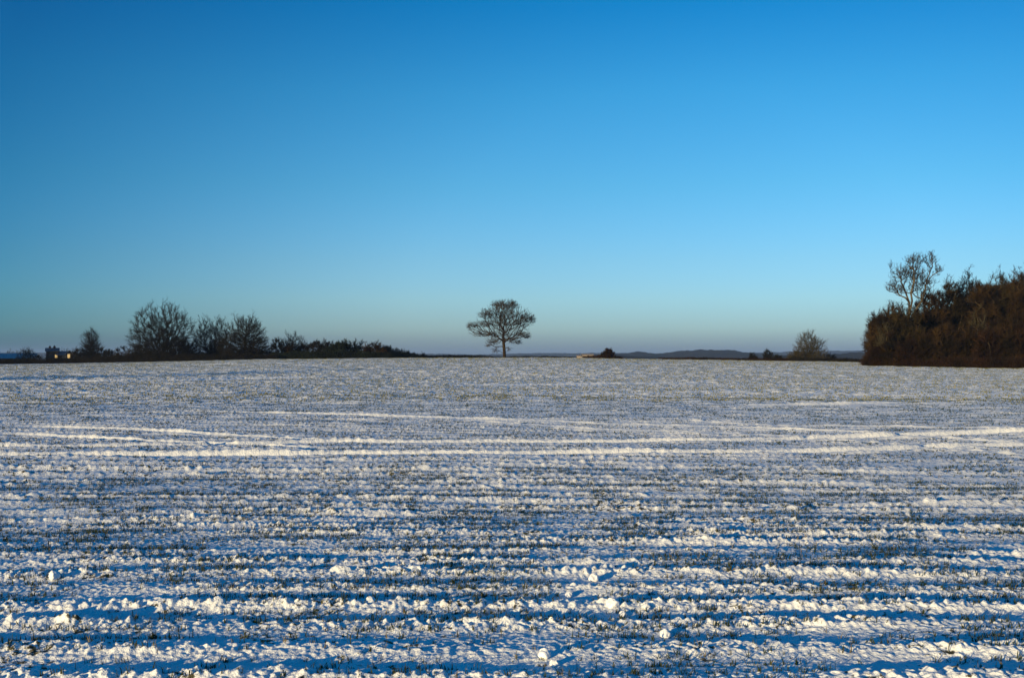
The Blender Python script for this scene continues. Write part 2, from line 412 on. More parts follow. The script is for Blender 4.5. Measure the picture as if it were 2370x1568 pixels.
def make_tree(name, loc, stems, pts, trunk_r, tip_r=0.022, k=0.35, up=0.6, twigs=4, twig_len=0.7, twig_r=0.014, droop=0.0, sub=2,
              bark=None, twig_mat=None, seed=1, big_flow=10, rise=0.5, rz=0.0):
    g = np.random.default_rng(seed)
    P, PA, flow, kids, n0 = skeleton(stems, pts, k, up)
    e = math.log(max(trunk_r / tip_r, 1.5)) / math.log(max(flow.max(), 3))
    rad = tip_r * np.maximum(flow, 1) ** e
    root = empty(name, loc, rz)
    idx = np.where(PA >= 0)[0]
    # bend each edge with a jittered midpoint
    p0, p1 = P[PA[idx]], P[idx]; r0 = np.minimum(rad[PA[idx]], rad[idx] * 1.35); r1 = rad[idx]
    ln = np.linalg.norm(p1 - p0, axis=1, keepdims=True)
    mid_ = (p0 + p1) / 2 + g.normal(0, 0.11, p0.shape) * ln; rm = (r0 + r1) / 2
    isstem = (idx < n0)[:, None]; mid_ = np.where(isstem, (p0 + p1) / 2, mid_)
    A = np.concatenate([p0, mid_]); B = np.concatenate([mid_, p1]); ra = np.concatenate([r0, rm]); rb = np.concatenate([rm, r1])
    fl = np.concatenate([flow[idx], flow[idx]])
    flare = np.where(A[:, 2] < 0.3, 1.5, 1.0); ra = ra * flare
    bigm = fl >= big_flow
    if bigm.sum() == 0: bigm[0] = True
    V, F = tubes(A[bigm], B[bigm], ra[bigm], rb[bigm], 7)
    mesh_np('trunk', V, F, 4, bark or M_bark, root)
    Vs, Fs = tubes(A[~bigm], B[~bigm], ra[~bigm], rb[~bigm], 3)
    Vl, Fl = [Vs], [Fs]; off = len(Vs)
    # twigs
    thin = np.where((flow <= 4) & (PA >= 0))[0]
    src = np.repeat(thin, twigs)
    t = g.random(len(src))[:, None]
    S = P[PA[src]] * (1 - t) + P[src] * t
    term = (kids[src] == 0) & (g.random(len(src)) < 0.5); S[term] = P[src][term]
    d = P[src] - P[PA[src]]; d /= np.linalg.norm(d, axis=1, keepdims=True) + 1e-6
    ctr = np.mean(P[flow <= 4], axis=0); ctr[2] = min(ctr[2], P[:, 2].max() * 0.35)
    o_ = S - ctr; o_ /= np.linalg.norm(o_, axis=1, keepdims=True) + 1e-6
    D = d * 0.6 + o_ * 0.55 + g.normal(0, 0.45, d.shape); D[:, 2] += rise - droop
    D /= np.linalg.norm(D, axis=1, keepdims=True) + 1e-6
    Lt = twig_len * (0.45 + 0.9 * g.random(len(src)))[:, None]
    E = S + D * Lt
    v, f = tubes(S, E, np.full(len(S), twig_r), np.full(len(S), twig_r * 0.3), 3); Vl.append(v); Fl.append(f + off); off += len(v)
    for _ in range(sub):
        t = (0.25 + 0.6 * g.random(len(S)))[:, None]
        S2 = S * (1 - t) + E * t; D2 = D + g.normal(0, 0.55, D.shape); D2[:, 2] += 0.15 - droop
        D2 /= np.linalg.norm(D2, axis=1, keepdims=True)
        E2 = S2 + D2 * Lt * 0.6
        v, f = tubes(S2, E2, np.full(len(S), twig_r * 0.75), np.full(len(S), twig_r * 0.25), 3); Vl.append(v); Fl.append(f + off); off += len(v)
    mesh_np('crown', np.concatenate(Vl), np.concatenate(Fl), 4, twig_mat or M_twig, root)
    return root

def ell_pts(g, n, c, r, shell=0.5):
    """points through an ellipsoid, thinner in the middle"""
    v = g.normal(0, 1, (n, 3)); v /= np.linalg.norm(v, axis=1, keepdims=True)
    q = g.random(n)[:, None] ** shell
    return np.array(c) + v * q * np.array(r)

def lobed_pts(g, n, H, W, base=0.12, lobes=7, power=0.45, depth=None):
    """dome crown with an uneven outline"""
    ph = g.random(4) * 6.28
    a = g.random(n) * 2 * np.pi; s_ = g.random(n) * 0.99
    el = np.arcsin(s_)                                   # 0 rim .. 90 top
    q = g.random(n) ** power
    rr = 1 + 0.10 * np.sin(3 * a + ph[0]) * np.cos(el) + 0.09 * np.sin(5 * el + 2 * a + ph[1]) + 0.07 * np.sin(lobes * a + 4 * el + ph[2])
    x = np.cos(a) * np.cos(el) * q * rr * W; y = np.sin(a) * np.cos(el) * q * rr * (depth or W)
    z = base * H + np.sin(el) * q * rr * H * (1 - base) * 0.97
    low = g.random(n) < 0.22
    z[low] = base * H * (0.4 + 0.9 * g.random(low.sum()))
    return np.stack([x, y, z], -1)

def clump_pts(g, n, H, W, base=0.1, nc=26, depth=None):
    """crown made of rounded clumps of branches with hollows between them"""
    c = lobed_pts(g, nc, H * 0.90, W * 0.86, base, power=0.25, depth=(depth or W) * 0.82)
    k_ = g.integers(0, nc, n); rad = (0.18 + 0.14 * g.random(nc)) * min(H, 2 * W) * 0.62
    v = g.normal(0, 1, (n, 3)); v /= np.linalg.norm(v, axis=1, keepdims=True)
    p = c[k_] + v * (g.random(n)[:, None] ** 0.5) * rad[k_][:, None] * np.array([1, 1, 0.8])
    p[:, 2] = np.clip(p[:, 2], 0.15, None)
    return p

def spot(px, d):
    """ground point seen at column px of the overview, d metres ahead"""
    x = (px - 1185) / FP * d
    return x, d, gz(x, d)
def height_to(px, py, d):
    x, y, z = spot(px, d)
    return EYE + (HZ - py) / FP * d - z

# ---- the lone oak in the middle
def build_oak():
    d = 192.0; x, y, z = spot(1168, d)
    S = d / FP * 0.130                                   # metres per zoomed-photo unit
    g = np.random.default_rng(11)
    cl = [(1180, 330, 215, 110, 330), (1300, 290, 90, 75, 120), (1040, 300, 120, 80, 150), (850, 480, 150, 80, 190), (1130, 500, 230, 130, 300),
          (640, 665, 150, 65, 150), (540, 700, 70, 60, 22), (880, 640, 180, 70, 150), (720, 790, 170, 70, 120), (900, 820, 130, 50, 90), (1480, 530, 190, 110, 280), (1620, 560, 90, 70, 80), (1370, 640, 150, 80, 140),
          (1450, 820, 140, 45, 120), (1560, 860, 70, 40, 50), (960, 950, 130, 60, 110), (870, 1010, 50, 30, 30), (1300, 920, 120, 60, 110), (1400, 960, 70, 50, 40), (1160, 650, 170, 120, 140),
          (1010, 1090, 90, 70, 45), (1220, 1070, 50, 50, 25)]
    H0 = 1240; pts = []
    for i, (cx, cy, rx, ry, n_) in enumerate(cl):
        a = (cx - 1160) * S; zc = (H0 - cy) * S
        yo = g.normal(0, 1.0) * 0.8
        pts.append(ell_pts(g, int(n_ * 0.85), (a, yo, zc), (rx * S * 1.12, max(rx, 110) * S * 1.25, ry * S * 1.15), 0.6))
    pts.append(ell_pts(g, 800, (0.1, 0, (H0 - 560) * S), (500 * S, 450 * S, 315 * S), 0.45))
    pts.append(ell_pts(g, 260, (0.1, 0, (H0 - 830) * S), (400 * S, 380 * S, 130 * S), 0.5))
    pts = np.concatenate(pts)
    keep_ = pts[:, 2] > 1.1; pts = pts[keep_]
    stem = [(0, 0, -0.3), (-0.05, 0, 0.9), (-0.12, 0.02, 2.0), (-0.22, 0.03, 3.2), (-0.28, 0, 4.3), (-0.10, 0, 5.2)]
    o = make_tree('oak_tree', (x, y, z), [stem], pts, 0.29, 0.017, k=0.22, up=0.5, twigs=3, twig_len=0.5, twig_r=0.012, sub=2,
                  bark=M_oakbark, twig_mat=M_oaktwig, seed=5, rise=0.15, big_flow=14)
    tag(o, 'bare broad-crowned oak standing alone in the middle of the field crest', 'tree')
build_oak()

def fan_tree(name, px, top, d, half_px, label, cat, seed, n_pts=900, nst=6, base=0.12, trunk_r=0.3, group=None, bark=None, twig_mat=None, k=0.12,
             twigs=4, twig_len=0.8, twig_r=0.016, rise=0.45, single=False, power=0.45, sub=2, droop=0, depth=None, sink=0.0, clump=0):
    g = np.random.default_rng(seed)
    x, y, z = spot(px, d); H = height_to(px, top, d); W = half_px / FP * d
    Hc = H - twig_len * 0.35; Wc = max(W - twig_len * 0.4, 0.5)
    pts = lobed_pts(g, int(n_pts * (0.6 if clump else 1)), Hc * (0.91 if clump else 1), Wc, base, power=power, depth=depth)
    if clump: pts = np.concatenate([pts, clump_pts(g, int(n_pts * 0.5), Hc, Wc, base, clump, depth)])
    if single:
        th = H * 0.62
        stems = [[(0, 0, -0.4)] + [(g.normal(0, .015) * H, g.normal(0, .015) * H, th * q) for q in (0.12, 0.3, 0.5, 0.7, 0.85, 1.0)]]
    else:
        stems = []
        for i in range(nst):
            a = 2 * np.pi * (i + g.random() * 0.6) / nst; sp = 0.25 + 0.5 * g.random()
            stems.append([(0, 0, -0.4)] + [(math.cos(a) * W * sp * q ** 1.2, math.sin(a) * W * sp * q ** 1.2, H * 0.5 * q) for q in (0.15, 0.4, 0.7, 1.0)])
    o = make_tree(name, (x, y, z - sink), stems, pts, trunk_r, 0.022, k=k, up=0.8, twigs=twigs, twig_len=twig_len, twig_r=twig_r, sub=sub, droop=droop,
                  bark=bark, twig_mat=twig_mat, seed=seed, rise=rise)
    tag(o, label, cat, group)
    return o

def shrub(name, px, top, d, half_px, label, cat, seed, n_pts=420, group=None, twig_mat=None, bark=None, twigs=7, twig_len=0.5, twig_r=0.016, rise=0.4, sub=2, depth=None, power=0.6, clump=14):
    return fan_tree(name, px, top, d, half_px, label, cat, seed, n_pts, 7, 0.05, 0.10, group, bark, twig_mat, 0.08, twigs, twig_len, twig_r, rise, sub=sub, depth=depth, power=power, clump=clump)

def hedge(name, path, top_list, label, seed, mat, thick=1.2, density=150, group=None, twig_r=0.018, tl=0.45):
    """rough hedgerow following (px, d) points; top_list gives the overview row of its top at each point"""
    g = np.random.default_rng(seed)
    W = [spot(px, d) for px, d in path]; Hs = [height_to(px, t, d) for (px, d), t in zip(path, top_list)]
    seg = np.array(W); L_ = np.concatenate([[0], np.cumsum(np.linalg.norm(np.diff(seg[:, :2], axis=0), axis=1))])
    n_ = int(L_[-1] * density)
    t = g.random(n_) * L_[-1]
    bx = np.interp(t, L_, seg[:, 0]); by = np.interp(t, L_, seg[:, 1]); bh = np.interp(t, L_, Hs)
    bz = base_height(bx, by)
    bh = bh * (0.86 + 0.26 * perlin(t * 0.35, t * 0 + seed, 3) + 0.14 * perlin(t * 1.7, t * 0 + seed, 4))
    o0 = np.array(seg[0]); 
    yy = g.normal(0, thick * 0.35, n_); hh = g.random(n_) ** 0.8
    S = np.stack([bx + g.normal(0, 0.15, n_) - o0[0], by + yy - o0[1], bz - o0[2] + hh * (bh - tl * 0.6)], -1)
    D = np.stack([g.normal(0, 0.5, n_), g.normal(0, 0.5, n_), 0.75 + g.normal(0, 0.3, n_)], -1); D /= np.linalg.norm(D, axis=1, keepdims=True)
    E = S + D * (tl * (0.5 + 0.8 * g.random(n_)))[:, None]
    v, f = tubes(S, E, np.full(n_, twig_r), np.full(n_, twig_r * .3), 3)
    # woody stems rising from the ground
    ns = max(4, int(L_[-1] * 4)); t2 = g.random(ns) * L_[-1]
    sx = np.interp(t2, L_, seg[:, 0]) - o0[0]; sy = np.interp(t2, L_, seg[:, 1]) - o0[1]; sz = base_height(sx + o0[0], sy + o0[1]) - o0[2]; sh = np.interp(t2, L_, Hs)
    S2 = np.stack([sx, sy, sz - 0.2], -1); E2 = np.stack([sx + g.normal(0, .2, ns), sy + g.normal(0, .2, ns), sz + sh * 0.9], -1)
    v2, f2 = tubes(S2, E2, np.full(ns, 0.045), np.full(ns, 0.02), 4)
    root = mesh_np(name, np.concatenate([v, v2]), np.concatenate([f, f2 + len(v)]), 4, [mat, M_bark], mat_idx=np.concatenate([np.zeros(len(f)), np.ones(len(f2))]))
    root.location = tuple(o0)
    tag(root, label, 'hedge', group)
    return root

# ---- left group
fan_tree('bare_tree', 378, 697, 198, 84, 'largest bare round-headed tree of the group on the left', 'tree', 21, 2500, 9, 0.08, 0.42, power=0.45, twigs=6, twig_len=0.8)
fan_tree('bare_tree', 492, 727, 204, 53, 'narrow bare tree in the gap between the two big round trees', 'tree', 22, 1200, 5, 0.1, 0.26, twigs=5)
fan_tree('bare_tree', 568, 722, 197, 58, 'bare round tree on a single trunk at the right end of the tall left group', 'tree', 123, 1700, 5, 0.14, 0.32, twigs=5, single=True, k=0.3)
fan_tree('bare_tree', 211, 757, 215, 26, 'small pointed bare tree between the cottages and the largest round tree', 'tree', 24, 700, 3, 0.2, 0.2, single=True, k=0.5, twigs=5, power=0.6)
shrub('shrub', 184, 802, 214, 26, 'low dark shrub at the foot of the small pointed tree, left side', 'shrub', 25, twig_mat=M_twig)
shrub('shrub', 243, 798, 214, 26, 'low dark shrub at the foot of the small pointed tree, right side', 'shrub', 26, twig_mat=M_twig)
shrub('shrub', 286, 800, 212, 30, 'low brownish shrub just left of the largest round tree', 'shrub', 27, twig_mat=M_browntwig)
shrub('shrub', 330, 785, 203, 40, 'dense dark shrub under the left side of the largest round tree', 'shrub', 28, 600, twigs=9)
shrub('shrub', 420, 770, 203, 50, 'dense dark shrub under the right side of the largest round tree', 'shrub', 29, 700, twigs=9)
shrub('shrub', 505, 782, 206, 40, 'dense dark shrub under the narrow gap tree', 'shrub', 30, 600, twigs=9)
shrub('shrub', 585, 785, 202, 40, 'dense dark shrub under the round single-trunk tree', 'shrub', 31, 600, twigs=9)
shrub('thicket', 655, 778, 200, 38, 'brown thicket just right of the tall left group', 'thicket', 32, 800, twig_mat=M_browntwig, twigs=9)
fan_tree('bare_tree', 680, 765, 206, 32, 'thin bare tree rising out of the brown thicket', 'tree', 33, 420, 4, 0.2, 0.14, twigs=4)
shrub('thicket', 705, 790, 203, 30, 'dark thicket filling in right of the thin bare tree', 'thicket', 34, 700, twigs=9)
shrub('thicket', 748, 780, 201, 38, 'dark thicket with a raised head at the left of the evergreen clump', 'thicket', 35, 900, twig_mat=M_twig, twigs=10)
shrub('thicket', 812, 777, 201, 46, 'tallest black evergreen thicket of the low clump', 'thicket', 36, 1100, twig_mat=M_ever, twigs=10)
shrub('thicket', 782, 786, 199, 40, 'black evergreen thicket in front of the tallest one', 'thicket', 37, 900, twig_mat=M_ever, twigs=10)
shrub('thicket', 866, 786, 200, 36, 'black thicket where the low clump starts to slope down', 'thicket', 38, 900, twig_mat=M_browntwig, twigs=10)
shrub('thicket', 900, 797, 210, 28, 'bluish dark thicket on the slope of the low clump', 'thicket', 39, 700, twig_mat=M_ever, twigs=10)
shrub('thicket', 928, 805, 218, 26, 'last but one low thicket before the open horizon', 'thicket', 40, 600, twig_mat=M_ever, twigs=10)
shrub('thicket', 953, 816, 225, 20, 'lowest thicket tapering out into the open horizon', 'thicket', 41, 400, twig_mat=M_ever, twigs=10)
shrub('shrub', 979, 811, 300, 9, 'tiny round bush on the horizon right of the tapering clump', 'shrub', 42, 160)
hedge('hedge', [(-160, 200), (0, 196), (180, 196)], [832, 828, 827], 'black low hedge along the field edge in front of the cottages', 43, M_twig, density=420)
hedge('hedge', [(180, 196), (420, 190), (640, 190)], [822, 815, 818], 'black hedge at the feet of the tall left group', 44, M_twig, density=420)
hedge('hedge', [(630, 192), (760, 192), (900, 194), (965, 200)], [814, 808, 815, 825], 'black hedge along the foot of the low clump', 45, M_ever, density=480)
fan_tree('bare_tree', 28, 807, 330, 22, 'low bare tree behind the long blue roof', 'tree', 46, 300, 4, 0.2, 0.15, twigs=5)
fan_tree('bare_tree', -20, 803, 330, 30, 'low bare tree cut by the left edge of the picture', 'tree', 146, 300, 4, 0.2, 0.15, twigs=5)
fan_tree('bare_tree', 62, 802, 300, 24, 'leaning bare tree at the right end of the long blue roof', 'tree', 47, 400, 4, 0.15, 0.16, twigs=6)
shrub('shrub', 88, 815, 290, 20, 'low shrub between the blue roof and the dark cottage', 'shrub', 48, 300)
shrub('shrub', 112, 808, 288, 9, 'dark upright shrub against the left corner of the dark cottage', 'shrub', 148, 260)
fan_tree('bare_tree', 152, 801, 420, 18, 'low bare tree behind the slate-roofed cottage', 'tree', 49, 300, 4, 0.2, 0.15, twigs=6, twig_len=1.0)
fan_tree('bare_tree', 172, 803, 410, 14, 'low bare tree between the slate-roofed cottage and the small pointed tree', 'tree', 50, 300, 4, 0.2, 0.15, twigs=6)

# ---- unseen trees at left: belt added to shade barn and cottages, one shadowing the field
def dup(root, loc, rz, sc):
    r = root.copy(); col.objects.link(r); r.location = loc; r.rotation_euler = (0, 0, rz); r.scale = sc
    for ch in list(root.children):
        c = ch.copy(); col.objects.link(c); c.parent = r
    return r
def beyond(x, y, H, W, seed, label, n_pts=700, twigs=7):
    px = x / y * FP + 1185
    g = np.random.default_rng(seed); z = gz(x, y)
    pts = lobed_pts(g, n_pts, H, W, 0.1)
    st = [[(0, 0, -0.4), (0.1, 0, H * .15), (0, .1, H * .3), (0.1, 0, H * .5)]]
    o = make_tree('bare_tree', (x, y, z), st, pts, 0.3, 0.03, twigs=twigs, twig_len=0.9, twig_r=0.03, seed=seed)
    tag(o, label, 'tree', 'trees beyond the left edge of the picture'); return o
t0 = beyond(-186, 296, 12, 7, 301, 'unseen tree in a belt added beyond the left edge to shade the barn', 900, 9)
for i, (x, y) in enumerate(((-176, 283), (-167, 271), (-196, 308), (-206, 320), (-158, 259), (-181, 300), (-171, 288))):
    dup(t0, (x, y, gz(x, y)), i * 1.1, (1, 1, 1))
beyond(-82, 11, 14, 5, 302, 'tall tree standing in the field boundary beside the camera, beyond the left edge', 700, 5)

# ---- horizon in the centre
hedge('hedge', [(965, 230), (1040, 235), (1140, 240)], [820, 819, 822], 'thin dark hedge left of the lone oak on the horizon', 51, M_twig, density=200, thick=1.0)
hedge('hedge', [(1180, 240), (1240, 236), (1290, 236), (1330, 236)], [824, 823, 823, 825], 'thin broken hedge right of the lone oak', 52, M_twig, density=120, thick=1.0)
hedge('hedge', [(1350, 204), (1390, 202), (1440, 202)], [824, 820, 824], 'low reddish hedge at the foot of the round reddish bush', 53, M_redtwig, density=260, thick=1.0)
shrub('bush', 1408, 804, 202, 17, 'round reddish bush on the horizon right of the lone oak', 'bush', 54, 520, twig_mat=M_redtwig, twigs=9, twig_len=0.4)
hedge('hedge', [(1525, 200), (1600, 196), (1720, 192), (1830, 188)], [828, 826, 828, 828], 'thin black hedge in front of the wooded hill', 55, M_redtwig, density=260, thick=1.0)
hedge('hedge', [(1830, 186), (1920, 178), (2010, 168)], [824, 827, 829], 'thin black hedge between the olive tree and the wood', 56, M_twig, density=300, thick=1.0)
shrub('bush', 1742, 815, 235, 12, 'small round bush, left one of the pair before the olive tree', 'bush', 57, 260, twigs=6)
shrub('bush', 1778, 806, 235, 15, 'small pointed bush, right one of the pair before the olive tree', 'bush', 58, 300, twigs=7)
shrub('bush', 1800, 818, 232, 14, 'lowest bush squeezed between the pointed bush and the olive tree', 'bush', 59, 200, twigs=6)
fan_tree('bare_tree', 1872, 761, 196, 40, 'bare olive-brown tree standing between the hill and the wood', 'tree', 60, 900, 8, 0.06, 0.2, twig_mat=M_olivetwig, bark=M_brownbark, twigs=4, power=0.5)
shrub('shrub', 1838, 806, 195, 22, 'low olive shrub at the left foot of the olive-brown tree', 'shrub', 61, 260, twig_mat=M_olivetwig, twigs=6)
shrub('shrub', 1920, 815, 200, 24, 'low grey shrub at the right foot of the olive-brown tree', 'shrub', 62, 200, twigs=5)

# ---- the wood on the right : trees first seen singly, then copies filling the depth
WG = 'trees of the wood on the right'
def ash():
    d = 138.0; x, y, z = spot(2118, d); g = np.random.default_rng(70)
    S = d / FP * 0.3188 * 0.617; X0 = 920; Y0 = 1440
    def q(zx, zy, yy=0): return ((zx - X0) * S - 0, yy, (Y0 - zy) * S)
    cl = [(1040, 210, 100, 80, 120), (1240, 200, 70, 90, 110), (900, 370, 90, 70, 110), (800, 520, 90, 80, 110), (1030, 330, 90, 90, 110), (1330, 320, 50, 60, 50),
          (1180, 400, 80, 100, 90), (1100, 540, 110, 90, 80), (870, 560, 60, 70, 60), (1240, 480, 60, 90, 60), (755, 270, 16, 50, 12)]
    pts = np.concatenate([ell_pts(g, n_, q(cx, cy, g.normal(0, 1.0)), (rx * S * 1.15, max(rx, 70) * S * 1.2, ry * S * 1.15)) for cx, cy, rx, ry, n_ in cl] + [ell_pts(g, 240, q(1030, 400), (290 * S, 200 * S, 230 * S), 0.5)])
    st1 = [q(920, 1460), q(935, 1250), q(960, 1050, .1), q(1000, 880, .1), q(1060, 780, .2), q(1130, 680, .2), q(1170, 560, .2), q(1185, 440, .1), q(1220, 350)]
    st2 = [q(920, 1460), q(925, 1100, -.4), q(960, 850, -.5), q(995, 680, -.4), q(985, 590, -.3), q(1030, 440, -.2), q(1030, 320)]
    st3 = [q(920, 1460), q(925, 1100, -.3), q(955, 850, -.3), q(975, 700, 0), q(940, 560, .4), q(890, 450, .4)]
    x0 = (2370 * (3100 + X0 * .3188) / 3840 - 1185) / FP * d
    o = make_tree('ash_tree', (x0, d, gz(x0, d)), [st1, st2, st3], pts, 0.21, 0.018, k=0.15, up=0.8, twigs=3, twig_len=0.45, twig_r=0.012, sub=2,
                  bark=M_palebark, twig_mat=M_oaktwig, seed=8, rise=0.3, big_flow=16)
    tag(o, 'tall pale-barked ash standing above the left end of the wood', 'tree', WG)
ash()
wood = [ # px, top, d, half px, seed, label
 (2036, 708, 134, 42, 71, 'outermost low bushy tree at the left end of the wood'),
 (2066, 674, 136, 40, 72, 'twiggy brown tree just left of the tall pale ash'),
 (2098, 690, 133, 40, 73, 'dense brown tree directly in front of the tall pale ash'),
 (2156, 646, 139, 42, 74, 'dense brown tree just right of the tall pale ash'),
 (2202, 618, 142, 34, 75, 'brown tree second to the right of the tall pale ash'),
 (2240, 602, 144, 34, 76, 'dark-headed tree making the first peak of the dense canopy'),
 (2278, 620, 140, 40, 77, 'brown tree in the dip of the canopy right of its first peak'),
 (2316, 606, 142, 36, 78, 'brown tree where the canopy climbs to the right edge'),
 (2352, 598, 141, 36, 79, 'high brown tree next to the right edge of the picture'),
 (2392, 574, 141, 42, 80, 'highest dense brown tree, cut by the right edge of the picture')]
protos = []
for i, (px, top, d, hp, s_, lb) in enumerate(wood):
    mat = [M_browntwig, M_browntwig, M_brownolive, M_browntwig, M_brownolive, M_twig, M_browntwig, M_brownolive, M_browntwig, M_brownolive][i]
    o = fan_tree('woodland_tree', px, top, d, hp * (1.2 if i > 1 else 1), lb, 'tree', s_, 1500 if i > 1 else 1000, 6, 0.34 if i == 0 else 0.12, 0.24, WG, M_brownbark, mat, twigs=8, twig_len=0.55, twig_r=0.018, power=0.4, rise=-0.02, clump=30 if i > 1 else 18)
    protos.append((o, height_to(px, top, d)))
# undergrowth along the front of the wood, each one its own bush
ug = [(2022, 800, 128, 20, 'reddish bush at the very left foot of the wood', M_redtwig), (2056, 770, 128, 30, 'brown bush left of the ash trunk', M_browntwig),
      (2098, 775, 127, 30, 'brown bush right of the ash trunk', M_redtwig), (2142, 745, 127, 36, 'wide brown bush, third along the front of the wood from the ash', M_browntwig),
      (2190, 735, 126, 38, 'dark brown bush in the middle of the wood front', M_browntwig), (2236, 728, 126, 36, 'dark bush below the first peak of the canopy', M_browntwig),
      (2284, 735, 125, 38, 'brown bush below the dip in the canopy', M_redtwig), (2328, 722, 125, 36, 'brown bush beside the pale stem near the right edge', M_browntwig),
      (2370, 728, 125, 36, 'reddish bush cut by the right edge of the picture', M_redtwig)]
bushes = []
for i, (px, top, d, hp, lb, mt) in enumerate(ug):
    bushes.append((shrub('woodland_bush', px, top, d, hp, lb, 'bush', 90 + i, 620, 'bushes along the foot of the wood', mt, M_brownbark, twigs=9, twig_len=0.55, twig_r=0.018), height_to(px, top, d)))
# deeper rows: copies
deep = [(2045, 715, 146), (2085, 700, 148), (2130, 682, 149), (2172, 664, 150), (2210, 648, 151), (2246, 634, 151), (2284, 648, 152), (2320, 640, 152), (2356, 626, 151), (2392, 610, 152), (2068, 702, 150), (2112, 690, 152), (2150, 676, 155), (2190, 655, 158), (2228, 640, 156), (2262, 650, 158), (2300, 645, 160), (2338, 632, 158), (2374, 618, 160), (2440, 600, 146), (2500, 595, 146), (2440, 700, 128), (2500, 700, 126)]
for i, (px, top, d) in enumerate(deep):
    src, h0 = protos[(i * 3 + 2) % len(protos)]
    top = top - (8 if px < 2400 else 0)
    x, y, z = spot(px, d); s_ = height_to(px, top, d) / h0
    r = dup(src, (x, y, z), i * 1.3 + 0.5, (s_, s_, s_))
    r['label'] = 'tree deep inside the wood, its head just showing behind the front trees' if px < 2400 else 'tree of the wood standing beyond the right edge of the picture'
# pale stems glimpsed in the wood
def stem_tree(px, top, d, seed, label, lean):
    g = np.random.default_rng(seed); x, y, z = spot(px, d); H = height_to(px, top, d)
    st = [[(0, 0, -0.3), (lean * .3, 0, H * .3), (lean * .5, .1, H * .55), (lean, 0, H * .8)], [(0, 0, -0.3), (lean * .3, 0, H * .3), (-lean * .2, 0, H * .6), (-lean * .6, .1, H * .8)]]
    pts = lobed_pts(g, 160, H, 1.4, 0.4)
    o = make_tree('birch_tree', (x, y, z), st, pts, 0.085, 0.02, twigs=3, twig_len=0.6, twig_r=0.012, bark=M_palebark, twig_mat=M_olivetwig, seed=seed, big_flow=8)
    tag(o, label, 'tree', WG)
stem_tree(2265, 700, 127.5, 101, 'slim pale-stemmed birch in front of the dense wood near the right edge', 0.9)
stem_tree(2050, 745, 129.5, 102, 'slim pale-stemmed birch at the left end of the wood', -0.5)
hedge('hedge', [(1995, 131), (2080, 127), (2200, 124), (2400, 120), (2600, 118)], [829, 826, 822, 822, 822], 'low reddish fringe of brambles along the foot of the wood', 103, M_redtwig, density=320, thick=1.4)

# ------------------------------------------------------------------ buildings
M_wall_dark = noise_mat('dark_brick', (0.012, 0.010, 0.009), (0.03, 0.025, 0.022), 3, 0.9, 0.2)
M_wall_pale = noise_mat('pale_render', (0.22, 0.175, 0.14), (0.33, 0.27, 0.21), 2, 0.85, 0.1)
M_slate = noise_mat('slate_roof', (0.03, 0.035, 0.045), (0.07, 0.08, 0.10), 2, 0.6, 0.2)
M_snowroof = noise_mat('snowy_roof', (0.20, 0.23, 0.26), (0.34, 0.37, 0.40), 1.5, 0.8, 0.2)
M_frame = noise_mat('window_frame', (0.08, 0.08, 0.08), (0.14, 0.14, 0.13), 4, 0.6)
M_lit, n, l, b = new_mat('lit_window_glass')
b.inputs['Base Color'].default_value = (0.3, 0.2, 0.08, 1)
b.inputs['Emission Color'].default_value = (1.0, 0.66, 0.24, 1); b.inputs['Emission Strength'].default_value = 0.25
M_litn = n.new('ShaderNodeTexNoise'); M_litn.inputs['Scale'].default_value = 1.4
l.new(M_litn.outputs[0], b.inputs['Roughness'])

def box(V, F, x0, x1, y0, y1, z0, z1):
    o_ = len(V)
    V += [(x0, y0, z0), (x1, y0, z0), (x1, y1, z0), (x0, y1, z0), (x0, y0, z1), (x1, y0, z1), (x1, y1, z1), (x0, y1, z1)]
    F += [[o_ + i for i in f] for f in ((0, 3, 2, 1), (4, 5, 6, 7), (0, 1, 5, 4), (1, 2, 6, 5), (2, 3, 7, 6), (3, 0, 4, 7))]
def py_mesh(name, V, F, mat, parent):
    me = bpy.data.meshes.new(name); me.from_pydata(V, [], F); me.update(); me.materials.append(mat)
    o = bpy.data.objects.new(name, me); col.objects.link(o)
    if parent: o.parent = parent
    return o

